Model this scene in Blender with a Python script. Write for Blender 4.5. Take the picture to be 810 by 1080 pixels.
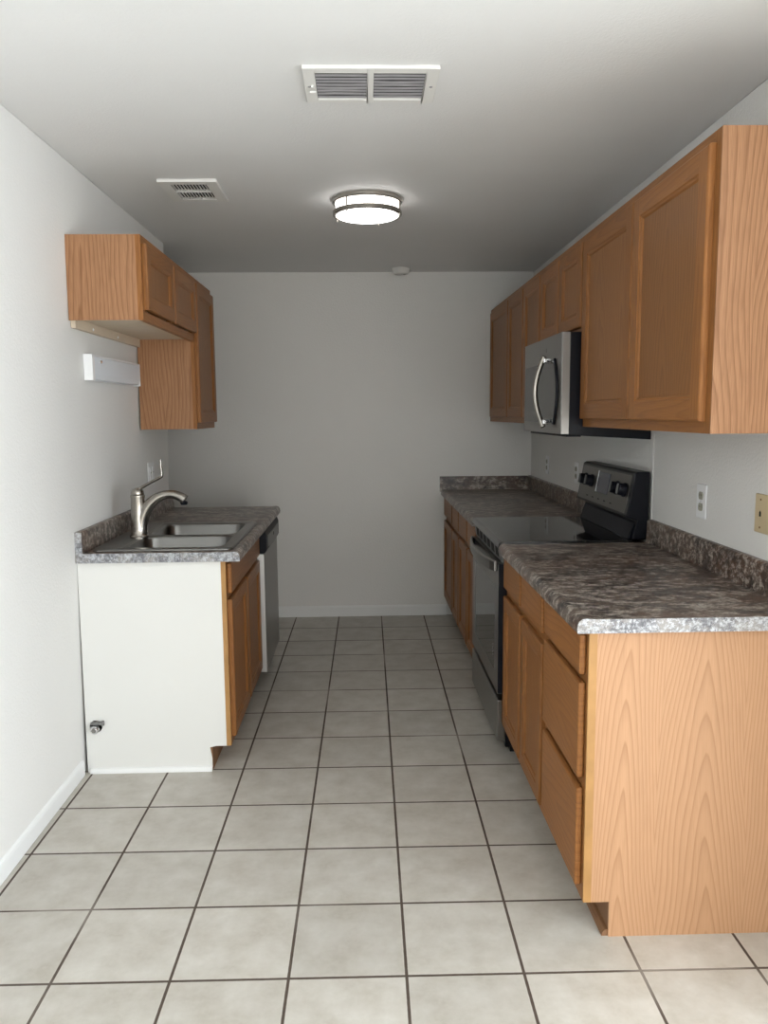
import bpy, bmesh, math, random
from mathutils import Vector, Matrix
random.seed(7)
PI = math.pi
scene = bpy.context.scene
for o in list(bpy.data.objects):
    bpy.data.objects.remove(o)
COL = scene.collection

# ------------------------------------------------------------------ camera
cam = bpy.data.cameras.new('camera'); camo = bpy.data.objects.new('camera', cam); COL.objects.link(camo)
cam.sensor_fit = 'VERTICAL'; cam.sensor_height = 36.0; cam.sensor_width = 27.0
cam.lens = 829.75 / 1080 * 36.0
cam.clip_start = 0.02
CX = Vector((0.99956784, -0.02813256, -0.00852555))
CY = -Vector((-0.01194367, -0.12366515, -0.99225212))
CZ = -Vector((0.02686028, 0.99192514, -0.12394772))
camo.matrix_world = Matrix(((CX.x, CY.x, CZ.x, 0), (CX.y, CY.y, CZ.y, 0), (CX.z, CY.z, CZ.z, 1.4534), (0, 0, 0, 1)))
scene.camera = camo

# ------------------------------------------------------------------ world, daylight, exposure
vs = scene.view_settings
vs.view_transform = 'Standard'; vs.look = 'None'; vs.gamma = 1.0; vs.use_curve_mapping = False
vs.exposure = 0.0
P_REAR, P_SIDE, P_SUN = 92, 190, 19
w = bpy.data.worlds.new('world'); scene.world = w; w.use_nodes = True
w.node_tree.nodes['Background'].inputs[0].default_value = (0.75, 0.87, 1.0, 1)
w.node_tree.nodes['Background'].inputs[1].default_value = 1.0

RX = 3.3                                                   # far right wall of the living room
WIN = dict(x0=0.5, x1=2.6, z0=0.05, z1=2.1, y=-3.6)      # patio door in the rear wall
WIR = dict(y0=-1.7, y1=1.3, z0=0.05, z1=2.1)             # patio door in the right living room wall
def area(name, loc, rot, sx, sy, power, col):
    l = bpy.data.lights.new(name, 'AREA'); l.shape = 'RECTANGLE'; l.size = sx; l.size_y = sy
    l.energy = power; l.color = col
    o = bpy.data.objects.new(name, l); COL.objects.link(o); o.location = loc; o.rotation_euler = rot
    return o
area('daylight_rear_door', ((WIN['x0']+WIN['x1'])/2, WIN['y']+0.03, (WIN['z0']+WIN['z1'])/2), (PI/2, 0, 0),
     WIN['x1']-WIN['x0']-0.1, WIN['z1']-WIN['z0']-0.1, P_REAR, (1.0, 0.96, 0.90))
area('daylight_side_door', (RX-0.03, (WIR['y0']+WIR['y1'])/2, (WIR['z0']+WIR['z1'])/2), (PI/2, 0, PI/2),
     WIR['y1']-WIR['y0']-0.1, WIR['z1']-WIR['z0']-0.1, P_SIDE, (0.86, 0.935, 1.0))
sl = bpy.data.lights.new('sun', 'SUN'); sl.energy = P_SUN; sl.angle = 0.01; sl.color = (0.88, 0.95, 1.0)
so = bpy.data.objects.new('sun', sl); COL.objects.link(so)
so.rotation_euler = Vector((-0.77, 0.0, -0.64)).to_track_quat('-Z', 'Y').to_euler()

# ------------------------------------------------------------------ node helpers
class NT:
    def __init__(s, name):
        s.m = bpy.data.materials.new(name); s.m.use_nodes = True
        s.t = s.m.node_tree; s.n = s.t.nodes; s.l = s.t.links
        s.b = s.n['Principled BSDF']
    def new(s, t, **k):
        x = s.n.new(t)
        for a, v in k.items(): setattr(x, a, v)
        return x
    def put(s, sock, v):
        if hasattr(v, 'bl_idname') or isinstance(v, bpy.types.NodeSocket): s.l.new(v, sock)
        else: sock.default_value = v
    def math(s, op, a, b=0.0, c=None, clamp=False):
        x = s.new('ShaderNodeMath', operation=op); x.use_clamp = clamp
        s.put(x.inputs[0], a); s.put(x.inputs[1], b)
        if c is not None: s.put(x.inputs[2], c)
        return x.outputs[0]
    def xyz(s, a, b, c=0.0):
        x = s.new('ShaderNodeCombineXYZ'); s.put(x.inputs[0], a); s.put(x.inputs[1], b); s.put(x.inputs[2], c)
        return x.outputs[0]
    def coord(s, kind='Object'):
        tc = s.new('ShaderNodeTexCoord'); return tc.outputs[kind]
    def sep(s, v):
        x = s.new('ShaderNodeSeparateXYZ'); s.l.new(v, x.inputs[0]); return x.outputs
    def noise(s, vec, scale=1.0, detail=2.0, rough=0.5):
        x = s.new('ShaderNodeTexNoise'); s.l.new(vec, x.inputs['Vector'])
        x.inputs['Scale'].default_value = scale; x.inputs['Detail'].default_value = detail
        x.inputs['Roughness'].default_value = rough
        return x.outputs['Fac']
    def ramp(s, fac, pts):
        x = s.new('ShaderNodeValToRGB'); s.put(x.inputs[0], fac); e = x.color_ramp.elements
        while len(e) < len(pts): e.new(0.5)
        for el, (p, c) in zip(e, pts):
            el.position = p; el.color = (c[0], c[1], c[2], 1) if not isinstance(c, float) else (c, c, c, 1)
        return x.outputs[0]
    def mix(s, f, a, b, mode='MIX'):
        x = s.new('ShaderNodeMix', data_type='RGBA', blend_type=mode)
        s.put(x.inputs[0], f)
        for i, v in ((6, a), (7, b)):
            s.put(x.inputs[i], v if not isinstance(v, tuple) or len(v) == 4 else (*v, 1))
        return x.outputs[2]
    def bump(s, h, strength, dist):
        x = s.new('ShaderNodeBump'); s.put(x.inputs['Height'], h)
        x.inputs['Strength'].default_value = strength; x.inputs['Distance'].default_value = dist
        s.l.new(x.outputs[0], s.b.inputs['Normal'])
    def col(s, v):
        s.put(s.b.inputs['Base Color'], v if not isinstance(v, tuple) else (*v[:3], 1))
    def set(s, rough=None, metal=None, spec=None, coat=None, coat_rough=None):
        for k, v in (('Roughness', rough), ('Metallic', metal), ('Specular IOR Level', spec), ('Coat Weight', coat), ('Coat Roughness', coat_rough)):
            if v is not None: s.put(s.b.inputs[k], v)

def srgb(r, g, b):
    f = lambda c: (c/255/12.92 if c/255 <= 0.04045 else ((c/255+0.055)/1.055)**2.4)
    return (f(r), f(g), f(b))

def plain(name, col, rough=0.5, metal=0.0, spec=0.5, bump=None, var=0.0):
    m = NT(name); m.set(rough, metal, spec)
    if var:
        n = m.noise(m.coord(), 14.0, 3.0)
        m.col(m.mix(n, tuple(c*(1-var) for c in col), tuple(min(1, c*(1+var)) for c in col)))
    else: m.col(col)
    if bump:
        m.bump(m.noise(m.coord(), bump[0], 2.0), bump[1], bump[2])
    return m.m

def paint(name, col, scale=95.0, strength=0.5, dist=0.004):
    m = NT(name); m.set(0.6, 0.0, 0.3)
    c = m.coord()
    n = m.noise(c, 2.2, 3.0)
    m.col(m.mix(n, tuple(x*0.965 for x in col), tuple(min(1, x*1.03) for x in col)))
    m.bump(m.noise(c, scale, 3.0, 0.6), strength, dist)
    return m.m

def wood(name, base, dark, horizontal=False, strip=0.2, A=130.0, B=8.0, wob=2.2, ring=0.5, pore=0.35, rough=0.42, coat=0.04):
    m = NT(name)
    x, y, z = m.sep(m.coord())
    oi = m.new('ShaderNodeObjectInfo'); rnd = oi.outputs['Random']
    s = m.math('ADD', x, y)
    u, v = (z, s) if horizontal else (s, z)
    u = m.math('ADD', u, m.math('MULTIPLY', rnd, 3.17))
    v = m.math('ADD', v, m.math('MULTIPLY', rnd, 5.31))
    low = m.noise(m.xyz(m.math('MULTIPLY', u, 3.0), m.math('MULTIPLY', v, 1.1)), 1.0, 1.0)
    fine = m.noise(m.xyz(m.math('MULTIPLY', u, 14.0), m.math('MULTIPLY', v, 1.7)), 1.0, 2.0)
    uu = m.math('ADD', u, m.math('MULTIPLY', m.math('SUBTRACT', low, 0.5), 0.16))
    pp = m.math('PINGPONG', uu, strip/2)
    t = m.math('ADD', m.math('MULTIPLY', m.math('POWER', pp, 1.55), A), m.math('MULTIPLY', v, B))
    t = m.math('ADD', t, m.math('MULTIPLY', fine, wob))
    r = m.math('FRACT', t)                              # sharp late wood, soft early wood
    r = m.math('POWER', r, 3.0)
    r = m.math('MULTIPLY', r, m.ramp(m.math('FRACT', t), [(0.90, 1.0), (1.0, 0.0)]))
    por = m.noise(m.xyz(m.math('MULTIPLY', u, 420.0), m.math('MULTIPLY', v, 11.0)), 1.0, 2.0, 0.6)
    por = m.ramp(por, [(0.42, 0.0), (0.68, 1.0)])
    str_ = m.noise(m.xyz(m.math('MULTIPLY', u, 60.0), m.math('MULTIPLY', v, 1.5)), 1.0, 3.0)
    c = m.mix(m.math('MULTIPLY', r, ring), base, dark)
    c = m.mix(m.math('MULTIPLY', por, pore), c, dark)
    c = m.mix(m.math('MULTIPLY', str_, 0.45), c, tuple(a*0.72 for a in base))
    tone = m.math('ADD', m.math('MULTIPLY', rnd, 0.16), 0.92)
    c = m.mix(1.0, c, m.xyz(tone, tone, tone), 'MULTIPLY')
    m.col(c); m.set(rough, 0.0, 0.22, coat, 0.3)
    m.bump(m.math('ADD', por, r), 0.12, 0.0008)
    return m.m

def granite(name, dark, mid, light, warm, streak=True, rough=0.33, hi=0.62, sc=1.0):
    m = NT(name)
    co = m.coord()
    x, y, z = m.sep(co)
    v = m.xyz(m.math('MULTIPLY', x, 0.55), y, z) if streak else co
    a = m.noise(v, sc*20.0, 7.0, 0.72)
    b = m.noise(v, sc*46.0, 6.0, 0.74)
    c = m.noise(v, sc*7.0, 4.0, 0.6)
    d = m.noise(co, sc*150.0, 3.0, 0.7)
    k = m.mix(m.ramp(a, [(0.42, 0.0), (0.58, 1.0)]), dark, mid)
    k = m.mix(m.ramp(c, [(0.42, 0.0), (0.60, 0.85)]), k, warm)
    k = m.mix(m.ramp(b, [(0.475, 0.0), (hi, 0.95)]), k, light)
    k = m.mix(m.ramp(d, [(0.56, 0.0), (0.66, 0.8)]), k, dark)
    k = m.mix(m.ramp(m.noise(v, sc*13.0, 5.0, 0.7), [(0.52, 0.0), (0.62, 0.7)]), k, dark)
    m.col(k); m.set(rough, 0.0, 0.5)
    return m.m

def steel(name, col=(0.60, 0.59, 0.57), rough=0.3, brushed='y'):
    m = NT(name)
    x, y, z = m.sep(m.coord())
    sc = {'y': (90.0, 1.0, 90.0), 'z': (90.0, 90.0, 1.0), 'n': (40.0, 40.0, 40.0)}[brushed]
    n = m.noise(m.xyz(m.math('MULTIPLY', x, sc[0]*4), m.math('MULTIPLY', y, sc[1]*4), m.math('MULTIPLY', z, sc[2]*4)), 1.0, 2.0)
    m.col(m.mix(n, tuple(c*0.9 for c in col), tuple(min(1, c*1.08) for c in col)))
    m.set(m.math('ADD', m.math('MULTIPLY', n, 0.12), rough-0.06), 1.0)
    return m.m

# ------------------------------------------------------------------ materials
M = {}
M['wall'] = paint('white wall paint', (0.80, 0.792, 0.768))
M['ceil'] = paint('ceiling paint', (0.80, 0.797, 0.788), 120.0, 0.3)
M['trimwhite'] = plain('white trim paint', (0.84, 0.85, 0.84), 0.4)
M['panelwhite'] = paint('white painted panel', (0.74, 0.74, 0.715), 40.0, 0.08, 0.002)
OAK, OAKD = (0.315, 0.132, 0.040), (0.135, 0.047, 0.013)
M['oak_v'] = wood('honey oak upright grain', OAK, OAKD, False, 0.16, 190.0, 3.5, wob=1.6, ring=0.6, pore=0.42)
M['oak_h'] = wood('honey oak level grain', OAK, OAKD, True, 0.15, 190.0, 3.5, wob=1.6, ring=0.6, pore=0.35)
M['oak_panel'] = wood('oak veneer panel', (0.295, 0.132, 0.045), (0.135, 0.048, 0.015), False, 0.26, 150.0, 5.5, wob=1.8, ring=0.6, pore=0.42)
M['oak_side'] = wood('pale oak cabinet side', (0.43, 0.225, 0.115), (0.17, 0.070, 0.028), False, 0.25, 180.0, 3.0, wob=2.6, ring=0.95, pore=0.5, rough=0.42)
M['lam_side'] = wood('pale oak laminate end panel', (0.51, 0.295, 0.165), (0.27, 0.125, 0.058), False, 0.215, 250.0, 7.5, wob=1.3, ring=0.7, pore=0.22, rough=0.42)
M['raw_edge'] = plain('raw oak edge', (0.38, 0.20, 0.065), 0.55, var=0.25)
M['carc_in'] = plain('pale cabinet underside', (0.66, 0.55, 0.42), 0.6, var=0.1)
M['toe'] = plain('dark toe board', (0.22, 0.11, 0.05), 0.6, var=0.2)
M['gran'] = granite('brown granite laminate', (0.030, 0.025, 0.025), (0.15, 0.118, 0.097), (0.46, 0.405, 0.35), (0.14, 0.080, 0.055), True, 0.33, 0.60, 0.8)
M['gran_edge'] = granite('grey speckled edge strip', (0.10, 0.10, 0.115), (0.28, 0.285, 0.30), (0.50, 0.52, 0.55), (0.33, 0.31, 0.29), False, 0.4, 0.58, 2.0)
M['steel'] = steel('brushed stainless', (0.28, 0.275, 0.265), 0.34, 'y')
M['steel_v'] = steel('upright brushed stainless', (0.28, 0.275, 0.265), 0.34, 'z')
M['steel_dark'] = steel('dark brushed stainless', (0.17, 0.165, 0.155), 0.36, 'y')
M['steel_lit'] = plain('steel with edge light painted in', (0.62, 0.62, 0.62), 0.4, 1.0)  # lighter copy of the door steel, with the light put into its colour
M['nickel'] = plain('brushed nickel', (0.40, 0.375, 0.34), 0.26, 1.0)
M['sinksteel'] = plain('satin sink steel', (0.22, 0.217, 0.21), 0.28, 1.0)
M['chrome'] = plain('chrome', (0.75, 0.75, 0.76), 0.12, 1.0)
M['black'] = plain('black enamel', (0.006, 0.007, 0.011), 0.3, 0.0, 0.2)
M['blackmat'] = plain('black plastic', (0.008, 0.009, 0.014), 0.5, 0.0, 0.2)
M['dark'] = plain('dark recess', (0.012, 0.011, 0.010), 0.9)
M['glass_black'] = plain('black ceramic glass', (0.006, 0.006, 0.007), 0.06, 0.0, 0.6)
M['ovenglass'] = plain('smoked oven glass', (0.018, 0.02, 0.019), 0.05, 0.0, 0.5)
M['screen'] = plain('dark display glass', (0.02, 0.025, 0.05), 0.15)
M['greyplastic'] = plain('grey plastic', (0.16, 0.16, 0.155), 0.4)
M['white_plastic'] = plain('white plastic', (0.88, 0.89, 0.90), 0.35)
M['beige_plastic'] = plain('beige plastic', (0.62, 0.50, 0.31), 0.4)
M['socket'] = plain('pale grey socket', (0.42, 0.41, 0.34), 0.45)
M['vent_white'] = plain('white enamelled metal', (0.80, 0.79, 0.76), 0.4)
M['slat'] = plain('dusty grey louvre', (0.30, 0.29, 0.30), 0.55, var=0.3)
M['ink'] = plain('pale print', (0.6, 0.6, 0.6), 0.5)
m = NT('frosted fixture lens'); m.set(0.3); m.col((0.80, 0.86, 0.92)); M['lens'] = m.m
m = NT('glowing lamp diffuser'); m.col((0.9, 0.9, 0.9)); m.set(0.4)
m.b.inputs['Emission Color'].default_value = (1.0, 0.985, 0.97, 1); m.b.inputs['Emission Strength'].default_value = 4.5
M['glow'] = m.m
m = NT('clear window glass'); m.col((1, 1, 1)); m.set(0.0); m.b.inputs['Transmission Weight'].default_value = 1.0; M['glass'] = m.m

# floor tiles: square grid, slightly turned against the walls
def tile_mat():
    m = NT('beige ceramic floor tile')
    co = m.coord(); x, y, z = m.sep(co)
    S = 0.307
    xt = m.math('SUBTRACT', x, m.math('MULTIPLY', y, 0.007)); yt = m.math('ADD', y, m.math('MULTIPLY', x, 0.007))
    gx = m.math('DIVIDE', m.math('ADD', xt, 2.7185*S), S); gy = m.math('DIVIDE', m.math('SUBTRACT', yt, 6.1297*S), S)
    def dist(g):
        fr = m.math('FRACT', m.math('ADD', g, 100.5))
        return m.math('MULTIPLY', m.math('ABSOLUTE', m.math('SUBTRACT', fr, 0.5)), S)
    d = m.math('MINIMUM', dist(gx), dist(gy))
    wob = m.math('MULTIPLY', m.noise(co, 60.0, 2.0), 0.0012)
    d = m.math('ADD', d, wob)
    g = m.ramp(m.math('MULTIPLY', d, 100.0), [(0.38, 1.0), (0.54, 0.0)])
    lip = m.ramp(m.math('MULTIPLY', d, 100.0), [(0.50, 0.0), (0.62, 1.0), (0.82, 0.0)])
    wn = m.new('ShaderNodeTexWhiteNoise', noise_dimensions='2D')
    m.l.new(m.xyz(m.math('FLOOR', gx), m.math('FLOOR', gy)), wn.inputs['Vector'])
    n1 = m.noise(co, 9.0, 5.0, 0.62); n2 = m.noise(co, 55.0, 4.0, 0.6)
    c = m.mix(m.ramp(n1, [(0.32, 0.0), (0.68, 1.0)]), (0.45, 0.416, 0.358), (0.585, 0.558, 0.508))
    c = m.mix(m.math('MULTIPLY', m.ramp(n2, [(0.45, 0.0), (0.7, 1.0)]), 0.5), c, (0.54, 0.51, 0.46))
    val = m.math('ADD', m.math('MULTIPLY', wn.outputs[0], 0.12), 0.94)
    c = m.mix(1.0, c, m.xyz(val, val, val), 'MULTIPLY')
    c = m.mix(m.math('MULTIPLY', lip, 0.45), c, (0.62, 0.57, 0.50))
    gn = m.noise(co, 1.7, 2.0)
    gc = m.mix(m.ramp(gn, [(0.56, 0.0), (0.68, 0.6)]), (0.085, 0.062, 0.048), (0.42, 0.38, 0.33))
    c = m.mix(g, c, gc)
    m.col(c)
    m.set(m.math('ADD', m.math('MULTIPLY', g, 0.4), m.math('ADD', m.math('MULTIPLY', n2, 0.15), 0.30)), 0.0, 0.4)
    h = m.math('ADD', m.math('MULTIPLY', g, -1.0), m.math('MULTIPLY', n2, 0.25))
    m.bump(h, 0.4, 0.002)
    return m.m
M['tile'] = tile_mat()

# ------------------------------------------------------------------ geometry helpers
def empty(name, label, cat, loc, group=None):
    o = bpy.data.objects.new(name, None); COL.objects.link(o); o.location = loc
    o.empty_display_size = 0.05
    o['label'] = label; o['category'] = cat
    if group: o['group'] = group
    bpy.context.view_layer.update()
    return o

def origin(p):
    v = Vector((0, 0, 0))
    while p is not None:
        v += p.location; p = p.parent
    return v

class MB:
    """collects world-space shapes; build() links them as one mesh object"""
    def __init__(s): s.bm = bmesh.new()
    def face(s, vs, mi=0):
        try:
            f = s.bm.faces.new(vs); f.material_index = mi; return f
        except ValueError: return None
    def V(s, p): return s.bm.verts.new(p)
    def box(s, x0, x1, y0, y1, z0, z1, mi=0):
        v = [s.V((x, y, z)) for z in (z0, z1) for y in (y0, y1) for x in (x0, x1)]
        for q in ((0, 2, 3, 1), (4, 5, 7, 6), (0, 1, 5, 4), (2, 6, 7, 3), (0, 4, 6, 2), (1, 3, 7, 5)):
            s.face([v[i] for i in q], mi)
        return s
    def prism(s, poly, axis, a0, a1, mi=0, cap=None):
        """poly: 2D points in the plane across axis; x:(y,z) y:(x,z) z:(x,y)"""
        def P(p, a): return {'x': (a, p[0], p[1]), 'y': (p[0], a, p[1]), 'z': (p[0], p[1], a)}[axis]
        A = [s.V(P(p, a0)) for p in poly]; B = [s.V(P(p, a1)) for p in poly]
        n = len(poly)
        for i in range(n): s.face([A[i], A[(i+1) % n], B[(i+1) % n], B[i]], mi)
        s.face(A[::-1], mi if cap is None else cap); s.face(B, mi if cap is None else cap)
        return s
    def lathe(s, prof, c, axis='z', seg=40, mi=0, closed=True):
        """prof: (radius, height) along axis from point c"""
        rings = []
        for r, h in prof:
            ring = []
            if r < 1e-6:
                p = {'z': (c[0], c[1], c[2]+h), 'y': (c[0], c[1]+h, c[2]), 'x': (c[0]+h, c[1], c[2])}[axis]
                ring = [s.V(p)]
            else:
                for k in range(seg):
                    a = 2*PI*k/seg; ca, sa = r*math.cos(a), r*math.sin(a)
                    ring.append(s.V({'z': (c[0]+ca, c[1]+sa, c[2]+h), 'y': (c[0]+ca, c[1]+h, c[2]+sa), 'x': (c[0]+h, c[1]+ca, c[2]+sa)}[axis]))
            rings.append(ring)
        for a, b in zip(rings, rings[1:]):
            for k in range(seg):
                k2 = (k+1) % seg
                if len(a) == 1 and len(b) == 1: continue
                if len(a) == 1: s.face([a[0], b[k], b[k2]], mi)
                elif len(b) == 1: s.face([a[k], b[0], a[k2]], mi)
                else: s.face([a[k], b[k], b[k2], a[k2]], mi)
        return s
    def tube(s, pts, rad, seg=16, mi=0, flat=1.0, up=(0, 1, 0)):
        """round (or flattened) bar through pts; rad number or list"""
        P = [Vector(p) for p in pts]; n = len(P)
        R = rad if isinstance(rad, (list, tuple)) else [rad]*n
        rings = []
        for i, p in enumerate(P):
            t = (P[min(i+1, n-1)] - P[max(i-1, 0)]).normalized()
            a = Vector(up); a = (a - t*a.dot(t))
            if a.length < 1e-4: a = t.orthogonal()
            a.normalize(); b = t.cross(a)
            rings.append([s.V(p + a*math.cos(2*PI*k/seg)*R[i] + b*math.sin(2*PI*k/seg)*R[i]*flat) for k in range(seg)])
        for a, b in zip(rings, rings[1:]):
            for k in range(seg): s.face([a[k], a[(k+1) % seg], b[(k+1) % seg], b[k]], mi)
        s.face(rings[0][::-1], mi); s.face(rings[-1], mi)
        return s
    def build(s, name, mats, parent=None, bevel=0.0, smooth=False, seg=2, kind=None, label=None):
        bmesh.ops.remove_doubles(s.bm, verts=s.bm.verts, dist=1e-6)
        bmesh.ops.recalc_face_normals(s.bm, faces=s.bm.faces)
        me = bpy.data.meshes.new(name)
        off = origin(parent) if parent is not None else Vector((0, 0, 0))
        if off.length: bmesh.ops.translate(s.bm, verts=s.bm.verts, vec=-off)
        if smooth:
            for f in s.bm.faces: f.smooth = True
        s.bm.to_mesh(me); s.bm.free()
        for mt in (mats if isinstance(mats, (list, tuple)) else [mats]): me.materials.append(M[mt])
        o = bpy.data.objects.new(name, me); COL.objects.link(o)
        if parent is not None: o.parent = parent
        if smooth: me.set_sharp_from_angle(angle=math.radians(38))
        if bevel:
            b = o.modifiers.new('bevel', 'BEVEL'); b.width = bevel; b.segments = seg; b.limit_method = 'ANGLE'
            b.angle_limit = math.radians(40)
        if kind: o['kind'] = kind
        if label: o['label'] = label
        return o

def own(o, label, cat, group=None):
    """a thing that is one mesh: move its origin to its base"""
    me = o.data
    xs = [v.co for v in me.vertices]
    c = Vector(((min(v.x for v in xs)+max(v.x for v in xs))/2, (min(v.y for v in xs)+max(v.y for v in xs))/2, min(v.z for v in xs)))
    me.transform(Matrix.Translation(-c)); o.location = c
    o['label'] = label; o['category'] = cat
    if group: o['group'] = group
    return o

# ------------------------------------------------------------------ the room
H = 2.42
XR = 1.20           # right wall face
YB = 5.57           # back wall face
def xl(z): return -1.155 + 0.047*z/2.42       # left wall leans in a touch
YE = 4.635          # where the left wall ends
RY = -3.6           # rear wall face

b = MB(); b.box(-2.6, RX+0.1, RY-0.1, YB+0.1, -0.06, 0.0); b.build('floor', 'tile', kind='structure')
b = MB(); b.box(-2.6, RX+0.1, RY-0.1, YB+0.1, H, H+0.06); b.build('ceiling', 'ceil', kind='structure')
b = MB(); b.prism([(xl(0), 0), (xl(H), H), (-1.29, H), (-1.29, 0)], 'y', RY, YE); b.build('wall_left', 'wall', kind='structure', bevel=0.006)
b = MB(); b.box(-2.6, XR+0.12, YB, YB+0.1, 0, H); b.build('wall_back', 'wall', kind='structure')
b = MB(); b.box(XR, XR+0.12, 1.62, YB, 0, H); b.build('wall_right', 'wall', kind='structure', bevel=0.006)
b = MB(); b.box(-2.6, -2.5, 2.6, YB, 0, H); b.box(-2.6, -1.29, 2.5, 2.6, 0, H); b.build('wall_recess', 'wall', kind='structure')
b = MB()
b.box(-1.29, WIN['x0'], RY-0.1, RY, 0, H); b.box(WIN['x1'], RX+0.1, RY-0.1, RY, 0, H)
b.box(WIN['x0'], WIN['x1'], RY-0.1, RY, WIN['z1'], H); b.box(WIN['x0'], WIN['x1'], RY-0.1, RY, 0, WIN['z0'])
b.build('wall_rear', 'wall', kind='structure')
b = MB()
b.box(RX, RX+0.1, RY, WIR['y0'], 0, H); b.box(RX, RX+0.1, WIR['y1'], 2.0, 0, H)
b.box(RX, RX+0.1, WIR['y0'], WIR['y1'], WIR['z1'], H); b.box(RX, RX+0.1, WIR['y0'], WIR['y1'], 0, WIR['z0'])
b.box(XR+0.12, RX+0.1, 2.0, 2.1, 0, H); b.build('wall_living', 'wall', kind='structure')
b = MB()
fx = [(WIN['x0'], WIN['x0']+0.05), ((WIN['x0']+WIN['x1'])/2-0.03, (WIN['x0']+WIN['x1'])/2+0.03), (WIN['x1']-0.05, WIN['x1'])]
for a, c in fx: b.box(a, c, RY-0.08, RY-0.02, WIN['z0'], WIN['z1'])
b.box(WIN['x0'], WIN['x1'], RY-0.08, RY-0.02, WIN['z0'], WIN['z0']+0.05); b.box(WIN['x0'], WIN['x1'], RY-0.08, RY-0.02, WIN['z1']-0.05, WIN['z1'])
b.build('window_1', 'trimwhite', kind='structure')
b = MB(); ya, yb = WIR['y0'], WIR['y1']; ymid = (ya+yb)/2
for a, c in ((ya, ya+0.05), (ymid-0.03, ymid+0.03), (yb-0.05, yb)): b.box(RX+0.02, RX+0.08, a, c, WIR['z0'], WIR['z1'])
b.box(RX+0.02, RX+0.08, ya, yb, WIR['z0'], WIR['z0']+0.05); b.box(RX+0.02, RX+0.08, ya, yb, WIR['z1']-0.05, WIR['z1'])
b.build('window_2', 'trimwhite', kind='structure')

# skirting boards
def skirt(poly, axis, a0, a1, name):
    MB().prism(poly, axis, a0, a1).build(name, 'trimwhite', kind='structure', bevel=0.003)
x0 = xl(0.03)
skirt([(x0-0.004, 0), (x0+0.011, 0), (x0+0.011, 0.052), (x0+0.008, 0.062), (x0+0.004, 0.066), (x0-0.002, 0.07)], 'y', RY, 3.085, 'baseboard_left')
skirt([(YB, 0), (YB-0.012, 0), (YB-0.012, 0.065), (YB-0.005, 0.078), (YB, 0.08)], 'x', -2.5, 0.60, 'baseboard_back')
# painted splash panel on the wall behind the range
b = MB(); b.box(XR-0.004, XR, 3.205, 3.99, 0.93, 1.36); b.build('trim_1', 'wall', kind='structure', bevel=0.0015)

# ------------------------------------------------------------------ cabinets
def door(parent, sgn, xf, y0, y1, z0, z1, th=0.019, stile=0.052, mat=('oak_v', 'oak_h'), pmat='oak_panel', label=None):
    """framed cabinet door facing sgn*x with its back on plane xf; panel is a sub-part"""
    X = lambda d: xf + sgn*d
    b = MB(); r = 0.006
    def loop(ins, d):
        return [b.V((X(d), y, z)) for y, z in ((y0+ins, z0+ins), (y1-ins, z0+ins), (y1-ins, z1-ins), (y0+ins, z1-ins))]
    L = [loop(0, 0), loop(0, th-r), loop(r*0.3, th-r*0.35), loop(r, th)]
    I = [loop(stile, th), loop(stile+0.004, th-0.003), loop(stile+0.010, th-0.0045), loop(stile+0.014, th-0.010), loop(stile+0.014, 0.002)]
    def ring(a, c):
        for k in range(4): b.face([a[k], a[(k+1) % 4], c[(k+1) % 4], c[k]], 1 if k in (0, 2) else 0)
    for a, c in zip(L, L[1:]): ring(a, c)
    o3, i0 = L[3], I[0]
    # butt-jointed front: full-height stiles, rails between them
    bl = b.V((X(th), y0+stile, z0+r)); br = b.V((X(th), y1-stile, z0+r)); tr = b.V((X(th), y1-stile, z1-r)); tl = b.V((X(th), y0+stile, z1-r))
    b.face([o3[0], bl, i0[0], i0[3], tl, o3[3]], 0); b.face([br, o3[1], o3[2], tr, i0[2], i0[1]], 0)
    b.face([bl, br, i0[1], i0[0]], 1); b.face([i0[3], i0[2], tr, tl], 1)
    for a, c in zip(I, I[1:]): ring(a, c)
    ring(I[-1], L[0])
    d = b.build('door', list(mat), parent, label=label)
    p = MB(); i = stile + 0.0135
    p.box(*sorted((X(0.0025), X(th-0.010))), y0+i, y1-i, z0+i, z1-i)
    p.build('door_panel', pmat, d)
    return d

def drawer(parent, sgn, xf, y0, y1, z0, z1, th=0.019, name='drawer_front', mat='oak_h'):
    b = MB(); b.box(*sorted((xf, xf+sgn*th)), y0, y1, z0, z1)
    return b.build(name, mat, parent, bevel=0.006, seg=3)

def frame_x(parent, xa, xb, y0, y1, z0, z1, ys, zs_by, st=0.036, mat='oak_v'):
    """face frame slab between planes xa,xb: outer border, stiles at ys, rails listed per bay"""
    b = MB(); x0, x1 = sorted((xa, xb))
    b.box(x0, x1, y0, y0+st, z0, z1); b.box(x0, x1, y1-st, y1, z0, z1)
    for y in ys: b.box(x0, x1, y-st/2, y+st/2, z0+0.0, z1)
    edges = [y0+st/2] + list(ys) + [y1-st/2]
    for k in range(len(edges)-1):
        a, c = edges[k]+st/2, edges[k+1]-st/2
        for zz in zs_by[k]:
            b.box(x0, x1, a, c, zz-st/2, zz+st/2, 1)
        b.box(x0, x1, a, c, z0, z0+st, 1); b.box(x0, x1, a, c, z1-st, z1, 1)
    return b.build('face_frame', [mat, 'oak_h'], parent)

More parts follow.
